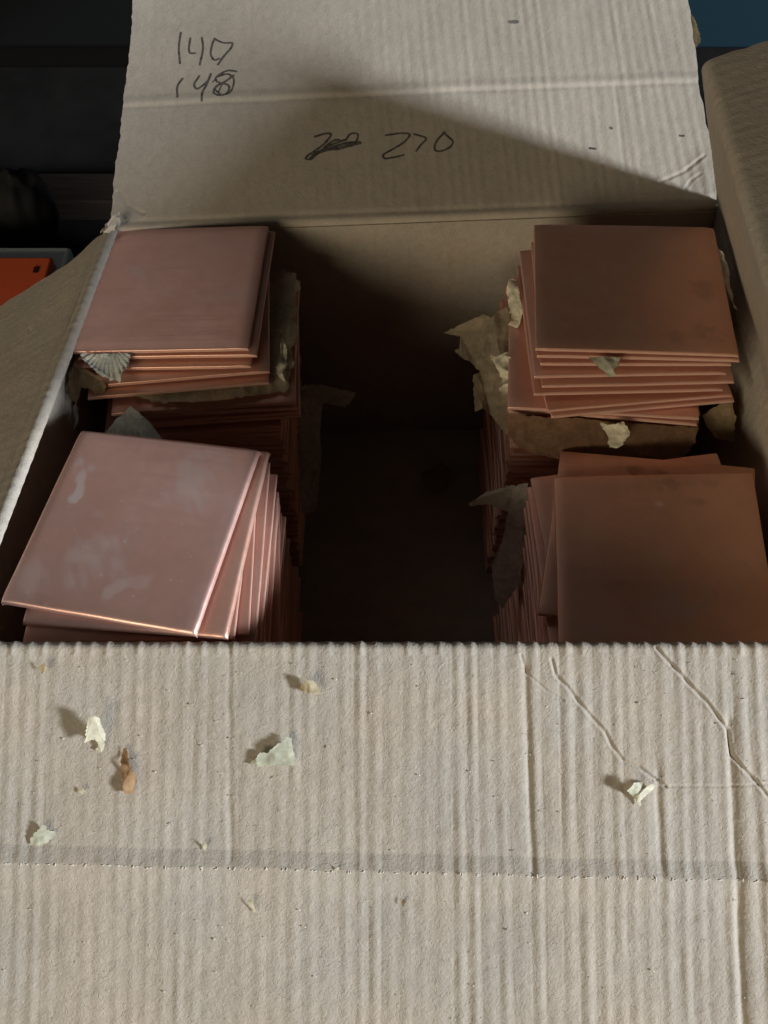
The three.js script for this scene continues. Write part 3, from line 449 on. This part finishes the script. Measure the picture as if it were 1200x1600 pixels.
function sheetOf(points, { grain = 0.0016, crumple = 0.0012, seed = 1, jag = 0.0006, pleat = 0, step = 0.0022, lift = 0 }) {
  const r = rng(seed * 7919);
  const ring = []; points.forEach((p, k) => { const q = points[(k + 1) % points.length], n = Math.max(1, Math.round(p.distanceTo(q) / (step * 0.8))); for (let e = 0; e < n; e++) ring.push(p.clone().lerp(q, e / n)); });
  const nrm = V(0, 0, 0); ring.forEach((p, k) => { const q = ring[(k + 1) % ring.length]; nrm.x += (p.y - q.y) * (p.z + q.z); nrm.y += (p.z - q.z) * (p.x + q.x); nrm.z += (p.x - q.x) * (p.y + q.y); }); nrm.normalize(); if (nrm.y < 0) nrm.multiplyScalar(-1);
  const ex = Math.abs(nrm.x) < 0.9 ? V(1, 0, 0) : V(0, 0, 1); ex.addScaledVector(nrm, -ex.dot(nrm)).normalize(); const ey = nrm.clone().cross(ex);
  ring.forEach((p) => { p.addScaledVector(ex, (r() - 0.5) * 2 * jag).addScaledVector(ey, (r() - 0.5) * 2 * jag); });
  const flat = ring.map((p) => new THREE.Vector2(p.dot(ex), p.dot(ey)));
  let P = ring.slice(), T = THREE.ShapeUtils.triangulateShape(flat, []);
  for (let it = 0; it < 6; it++) {                                      // split long edges, neighbours agree
    const mid = new Map(), N = []; let cut = false;
    const m = (a, b) => { if (P[a].distanceTo(P[b]) < step) return -1; const k = a < b ? a + '_' + b : b + '_' + a; if (!mid.has(k)) { mid.set(k, P.length); P.push(P[a].clone().lerp(P[b], 0.5)); } cut = true; return mid.get(k); };
    for (const [a, b, c] of T) {
      const ab = m(a, b), bc = m(b, c), ca = m(c, a), k = (ab >= 0) + (bc >= 0) + (ca >= 0);
      if (k === 0) N.push([a, b, c]);
      else if (k === 3) N.push([a, ab, ca], [ab, b, bc], [ca, bc, c], [ab, bc, ca]);
      else if (k === 1) { if (ab >= 0) N.push([a, ab, c], [ab, b, c]); else if (bc >= 0) N.push([b, bc, a], [bc, c, a]); else N.push([c, ca, b], [ca, a, b]); }
      else if (ab < 0) N.push([c, ca, bc], [ca, a, bc], [a, b, bc]); else if (bc < 0) N.push([a, ab, ca], [ab, b, ca], [b, c, ca]); else N.push([b, bc, ab], [bc, c, ab], [c, a, ab]);
    }
    T = N; if (!cut) break;
  }
  const cx = flat.reduce((a, p) => a + p.x, 0) / flat.length, cy = flat.reduce((a, p) => a + p.y, 0) / flat.length;
  const pos = [], uv = [];
  for (const p of P) {
    const u = p.dot(ex), v = p.dot(ey);
    let h = crumple * (1 - Math.abs(vnoise(u * 130, v * 130, seed)) * 2) * 0.6 + crumple * 0.6 * vnoise(u * 60 + 9, v * 60, seed + 1) + crumple * 0.3 * Math.abs(vnoise(u * 330, v * 330, seed + 2));
    if (pleat) { const a = Math.atan2(v - cy - 0.012, u - cx); h += pleat * Math.sin(a * 34 + 2 * vnoise(a * 5, 0, seed)); }
    const q = p.clone().addScaledVector(nrm, h + lift); pos.push(q.x, q.y, q.z); uv.push(u, v);
  }
  const g = new THREE.BufferGeometry(); g.setAttribute('position', new THREE.Float32BufferAttribute(pos, 3)); g.setAttribute('uv', new THREE.Float32BufferAttribute(uv, 2)); g.setIndex(T.flat()); g.computeVertexNormals(); return g;
}
function paperMaterial(tone, seed, through = 0.25) {
  const map = texture(256, 256, (i, j) => { const x = i / 256, y = j / 256, g = 1 + 0.16 * vnoise(x * 6, y * 6, seed, 6) + 0.16 * vnoise(x * 30, y * 30, seed + 1, 30) + 0.08 * (hash(i, j, seed) - 0.5); return tone.map((t) => t * g); }, { repeat: [1 / 0.04, 1 / 0.04] });
  return new THREE.MeshPhysicalMaterial({ map, roughness: 0.75, transmission: through, thickness: 0, side: THREE.DoubleSide });
}
const waxPaper = paperMaterial([0.54, 0.45, 0.28], 401), shadedPaper = paperMaterial([0.29, 0.235, 0.15], 407), palePaper = paperMaterial([0.66, 0.62, 0.46], 411), tanPaper = paperMaterial([0.27, 0.185, 0.09], 421), brownPaper = paperMaterial([0.30, 0.19, 0.085], 431), whitePaper = paperMaterial([0.62, 0.64, 0.58], 441), greyPaper = paperMaterial([0.40, 0.36, 0.29], 451), greenPaper = paperMaterial([0.58, 0.58, 0.44], 461);
const W3 = (l) => l.map(([x, y, z]) => V(x / 1000, y / 1000, z / 1000));
const paper = (key, mat, label, o) => single('paper_scrap', sheetOf(W3(SHEETS[key]), o), mat, label, 'paper scrap');
mesh('torn_edge', sheetOf(W3(SHEETS.tornedge), { seed: 61, crumple: 0.0008, step: 0.0014, jag: 0.0003 }), paperMaterial([0.46, 0.36, 0.2], 481), box);
mesh('torn_corner', sheetOf(W3(SHEETS.corner), { seed: 62, crumple: 0.0016, step: 0.0012, jag: 0.0006 }), cardboard, box);
mesh('torn_corner', sheetOf(W3(SHEETS.corner2), { seed: 63, crumple: 0.0014, step: 0.001, jag: 0.0006 }), cardboard, box);
paper('fan', whitePaper, 'pleated pale paper fan under the top sheet of the back left stack', { seed: 1, pleat: 0.0006, crumple: 0.0004, jag: 0.0006, step: 0.0012 });
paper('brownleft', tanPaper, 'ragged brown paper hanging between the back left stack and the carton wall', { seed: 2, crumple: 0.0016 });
paper('ledge', waxPaper, 'large tan wax paper sheet jutting from the right of the back left stack', { seed: 3, crumple: 0.0009, jag: 0.001 });
paper('crumpleleft', palePaper, 'crumpled pale paper shred on the right edge of the back left stack', { seed: 4, crumple: 0.003, step: 0.0014 });
paper('triangle', whitePaper, 'white paper corner sticking up behind the front left stack', { seed: 5, crumple: 0.0015, jag: 0.0001 });
paper('bit', brownPaper, 'tiny brown paper bit on the right edge of the back left stack', { seed: 6, crumple: 0.0008, step: 0.001 });
paper('gapleft', greyPaper, 'limp paper hanging in the dark gap from the left stacks', { seed: 7, crumple: 0.0018 });
paper('torn', shadedPaper, 'large torn arrow shaped paper left of the back right stack', { seed: 8, crumple: 0.0014, jag: 0.0005 });  // the shade it lies in is put into this darker paper colour
paper('crumpleright', palePaper, 'crumpled pale paper on the upper left edge of the back right stack', { seed: 9, crumple: 0.0028, step: 0.0014 });
paper('crumplelow', palePaper, 'crumpled pale shred beside the front left corner of the back right stack', { seed: 10, crumple: 0.004, step: 0.0014 });
paper('wallstrip', palePaper, 'torn white paper strip along the right carton wall', { seed: 11, crumple: 0.0015, step: 0.0014, jag: 0.0004 });
paper('olive', greenPaper, 'folded olive scrap in front of the back right stack', { seed: 12, crumple: 0.0015, step: 0.0014, jag: 0.0002 });
paper('yellow', palePaper, 'crumpled yellowish wad low between the two right stacks', { seed: 13, crumple: 0.003, step: 0.0014 });
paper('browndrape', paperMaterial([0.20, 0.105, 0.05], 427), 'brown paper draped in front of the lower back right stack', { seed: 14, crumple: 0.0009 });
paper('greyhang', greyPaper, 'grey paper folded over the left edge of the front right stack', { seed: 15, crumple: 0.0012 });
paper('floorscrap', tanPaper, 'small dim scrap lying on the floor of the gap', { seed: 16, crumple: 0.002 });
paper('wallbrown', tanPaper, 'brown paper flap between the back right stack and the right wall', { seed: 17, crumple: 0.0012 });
{
  const a = rad(27), d = V(0, -Math.sin(a), Math.cos(a)), n = V(0, Math.cos(a), Math.sin(a));
  const F3 = (l) => l.map(([x, v, h]) => V(x / 1000, 0, 0).addScaledVector(d, v / 1000).addScaledVector(n, (h + 0.35) / 1000));
  const scrap = (key, mat, label, o = {}) => single('paper_scrap', sheetOf(F3(SCRAPS[key]), { crumple: 0.001, step: 0.0008, jag: 0.00042, ...o }), mat, label, 'paper scrap');
  scrap('s1', palePaper, 'curled pale scrap standing up on the front flap at the left', { seed: 21 });
  scrap('s2', paperMaterial([0.42, 0.25, 0.12], 471), 'narrow brown shred on the front flap at the left', { seed: 22, crumple: 0.0012 });
  scrap('s3', greenPaper, 'flat triangular pale green scrap on the front flap near the middle', { seed: 23, jag: 0.00035 });
  scrap('s4', waxPaper, 'small crumpled yellow brown scrap near the top middle of the front flap', { seed: 24, crumple: 0.0014 });
  { const g = thing('paper_scrap', 'folded scrap with a white curl on the right of the front flap', 'paper scrap'); mesh('leaf', sheetOf(F3(SCRAPS.s5a), { crumple: 0.0012, step: 0.0009, jag: 0.0003, seed: 25 }), greenPaper, g); mesh('curl', sheetOf(F3(SCRAPS.s5b), { crumple: 0.0005, step: 0.0009, jag: 0.0001, seed: 26 }), palePaper, g); }
  scrap('s6', greenPaper, 'crumpled pale scrap just above the score line at the far left', { seed: 27, crumple: 0.0011 });
  scrap('s7', waxPaper, 'tiny tan scrap at the top left corner of the front flap', { seed: 28 });
  scrap('s8', palePaper, 'tiny pale crumb of paper left of the brown shred', { seed: 29 });
  scrap('s9', palePaper, 'small oval paper bit on the score line near the middle', { seed: 30 });
  scrap('s10', palePaper, 'slim pale paper sliver below the score line', { seed: 31 });
  scrap('s11', palePaper, 'small pale paper fleck above the score line, left of the middle', { seed: 32 });
  scrap('s12', brownPaper, 'tiny dark fleck below the score line at the middle', { seed: 33 });
  // dust and fibres nobody could count
  const r = rng(77), N = 300, dust = new THREE.InstancedMesh(new THREE.IcosahedronGeometry(0.5, 0), new THREE.MeshStandardMaterial({ roughness: 0.9 }), N);
  dust.name = 'paper_dust'; dust.userData.kind = 'stuff'; tag(dust, 'fine paper crumbs and fibres strewn over the front flap', 'paper dust');
  const q = new THREE.Quaternion(), e = new THREE.Euler(), c = new THREE.Color();
  for (let k = 0; k < N; k++) {
    const u = -0.19 + 0.385 * r(), v = 0.003 + 0.19 * Math.pow(r(), 1.15), long = r() < 0.18, s = 0.0004 + 0.0008 * r() * r();
    const p = V(u, 0, 0).addScaledVector(d, v).addScaledVector(n, 0.0002 + 0.0002 * r());
    q.setFromEuler(e.set(0.47 + 0.3 * (r() - 0.5), r() * 6.28, 0.3 * (r() - 0.5)));
    dust.setMatrixAt(k, new THREE.Matrix4().compose(p, q, V(long ? s * 2.4 : s * 1.1, s * 0.5, long ? s * 0.4 : s)));
    const w = r(); c.setRGB(...(w < 0.72 ? [0.6, 0.56, 0.44] : w < 0.93 ? [0.42, 0.34, 0.24] : [0.22, 0.16, 0.11])); dust.setColorAt(k, c);
  }
  dust.castShadow = dust.receiveShadow = true; scene.add(dust);
}

// ---------------------------------------------------------------- things around the carton
{
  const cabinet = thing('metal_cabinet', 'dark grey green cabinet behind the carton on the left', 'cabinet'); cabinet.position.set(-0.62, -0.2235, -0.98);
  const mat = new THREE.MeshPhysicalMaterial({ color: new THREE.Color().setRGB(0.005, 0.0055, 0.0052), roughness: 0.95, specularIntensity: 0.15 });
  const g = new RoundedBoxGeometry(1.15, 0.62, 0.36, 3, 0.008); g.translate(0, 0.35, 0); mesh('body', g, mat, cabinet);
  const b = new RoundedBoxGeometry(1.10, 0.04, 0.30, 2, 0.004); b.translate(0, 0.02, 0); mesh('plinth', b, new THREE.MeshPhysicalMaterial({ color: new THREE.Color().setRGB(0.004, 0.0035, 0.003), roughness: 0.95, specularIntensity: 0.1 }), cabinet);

  const plankTex = texture(512, 128, (i, j) => { const g = 1 + 0.25 * vnoise(i / 60, j / 6, 501) + 0.2 * vnoise(i / 20, j / 3, 502); return [0.022 * g, 0.014 * g, 0.010 * g]; });
  const pg = new RoundedBoxGeometry(0.5, 0.024, 0.045, 2, 0.003); pg.translate(-0.42, -0.211, -0.585);
  single('wooden_plank', pg, new THREE.MeshPhysicalMaterial({ map: plankTex, roughness: 0.9, specularIntensity: 0.3 }), 'dark wooden plank lying on the floor left behind the carton', 'plank');

  const sack = new THREE.SphereGeometry(1, 48, 32), sp = sack.attributes.position;
  for (let k = 0; k < sp.count; k++) { const p = V().fromBufferAttribute(sp, k), f = 1 + 0.16 * vnoise(p.x * 2.2 + 4, p.y * 2.2 + p.z * 1.7, 511) + 0.06 * vnoise(p.x * 7, p.y * 6 + p.z * 5, 512); sp.setXYZ(k, p.x * f * 0.034, Math.max(p.y * f, -0.8) * 0.040, p.z * f * 0.03); }
  sack.computeVertexNormals(); sack.translate(-0.345, -0.2235 + 0.032, -0.535);
  single('black_bag', sack, new THREE.MeshStandardMaterial({ color: new THREE.Color().setRGB(0.003, 0.003, 0.003), roughness: 0.85 }), 'small black bag on the floor behind the orange lidded box', 'bag');

  const carton = thing('lidded_box', 'white box with an orange lid panel beside the left flap', 'box'); carton.position.set(-0.3, -0.2235, -0.2);
  const white = new THREE.MeshStandardMaterial({ color: new THREE.Color().setRGB(0.72, 0.78, 0.78), roughness: 0.6 });
  const body = new RoundedBoxGeometry(0.26, 0.066, 0.30, 3, 0.004); body.translate(-0.104, 0.0335, -0.10); mesh('body', body, white, carton);
  const lidTex = texture(256, 256, (i, j) => { const g = 1 + 0.05 * vnoise(i / 30, j / 30, 521) + 0.05 * (hash(i, j, 522) - 0.5); return [0.80 * g, 0.12 * g, 0.03 * g]; });
  const lid = new RoundedBoxGeometry(0.22, 0.008, 0.27, 3, 0.003); lid.translate(-0.093, 0.0705, -0.093); mesh('lid_panel', lid, new THREE.MeshStandardMaterial({ map: lidTex, roughness: 0.55 }), carton);
  const mk = new THREE.BoxGeometry(0.004, 0.0006, 0.007); mk.translate(0.006, 0.0749, -0.211); mesh('printed_mark', mk, new THREE.MeshStandardMaterial({ color: 0x3a0d05, roughness: 0.7 }), carton);

  const bin = thing('blue_bin', 'dark blue plastic bin behind the carton on the right', 'bin'); bin.position.set(0.66, -0.2235, -1.05);
  const blue = new THREE.MeshPhysicalMaterial({ color: new THREE.Color().setRGB(0.0055, 0.022, 0.030), roughness: 0.8, specularIntensity: 0.3 });
  const bw = 0.64, bh = 0.8, bd = 0.36;
  const sideWall = (a, c, x, z) => { const g = new RoundedBoxGeometry(a, bh, c, 2, 0.004); g.translate(x, bh / 2 + 0.004, z); mesh('side_panel', g, blue, bin); };
  sideWall(bw, 0.012, 0, bd / 2); sideWall(bw, 0.012, 0, -bd / 2); sideWall(0.012, bd - 0.013, bw / 2 - 0.007, 0); sideWall(0.012, bd - 0.013, -bw / 2 + 0.007, 0);
  const bot = new RoundedBoxGeometry(bw - 0.03, 0.012, bd - 0.02, 2, 0.003); bot.translate(0, 0.012, 0); mesh('base', bot, blue, bin);
  const rim = new RoundedBoxGeometry(bw + 0.02, 0.03, 0.02, 2, 0.004); rim.translate(0, bh - 0.01, bd / 2 + 0.017); mesh('rim', rim, blue, bin);
}
renderer.render(scene, camera);
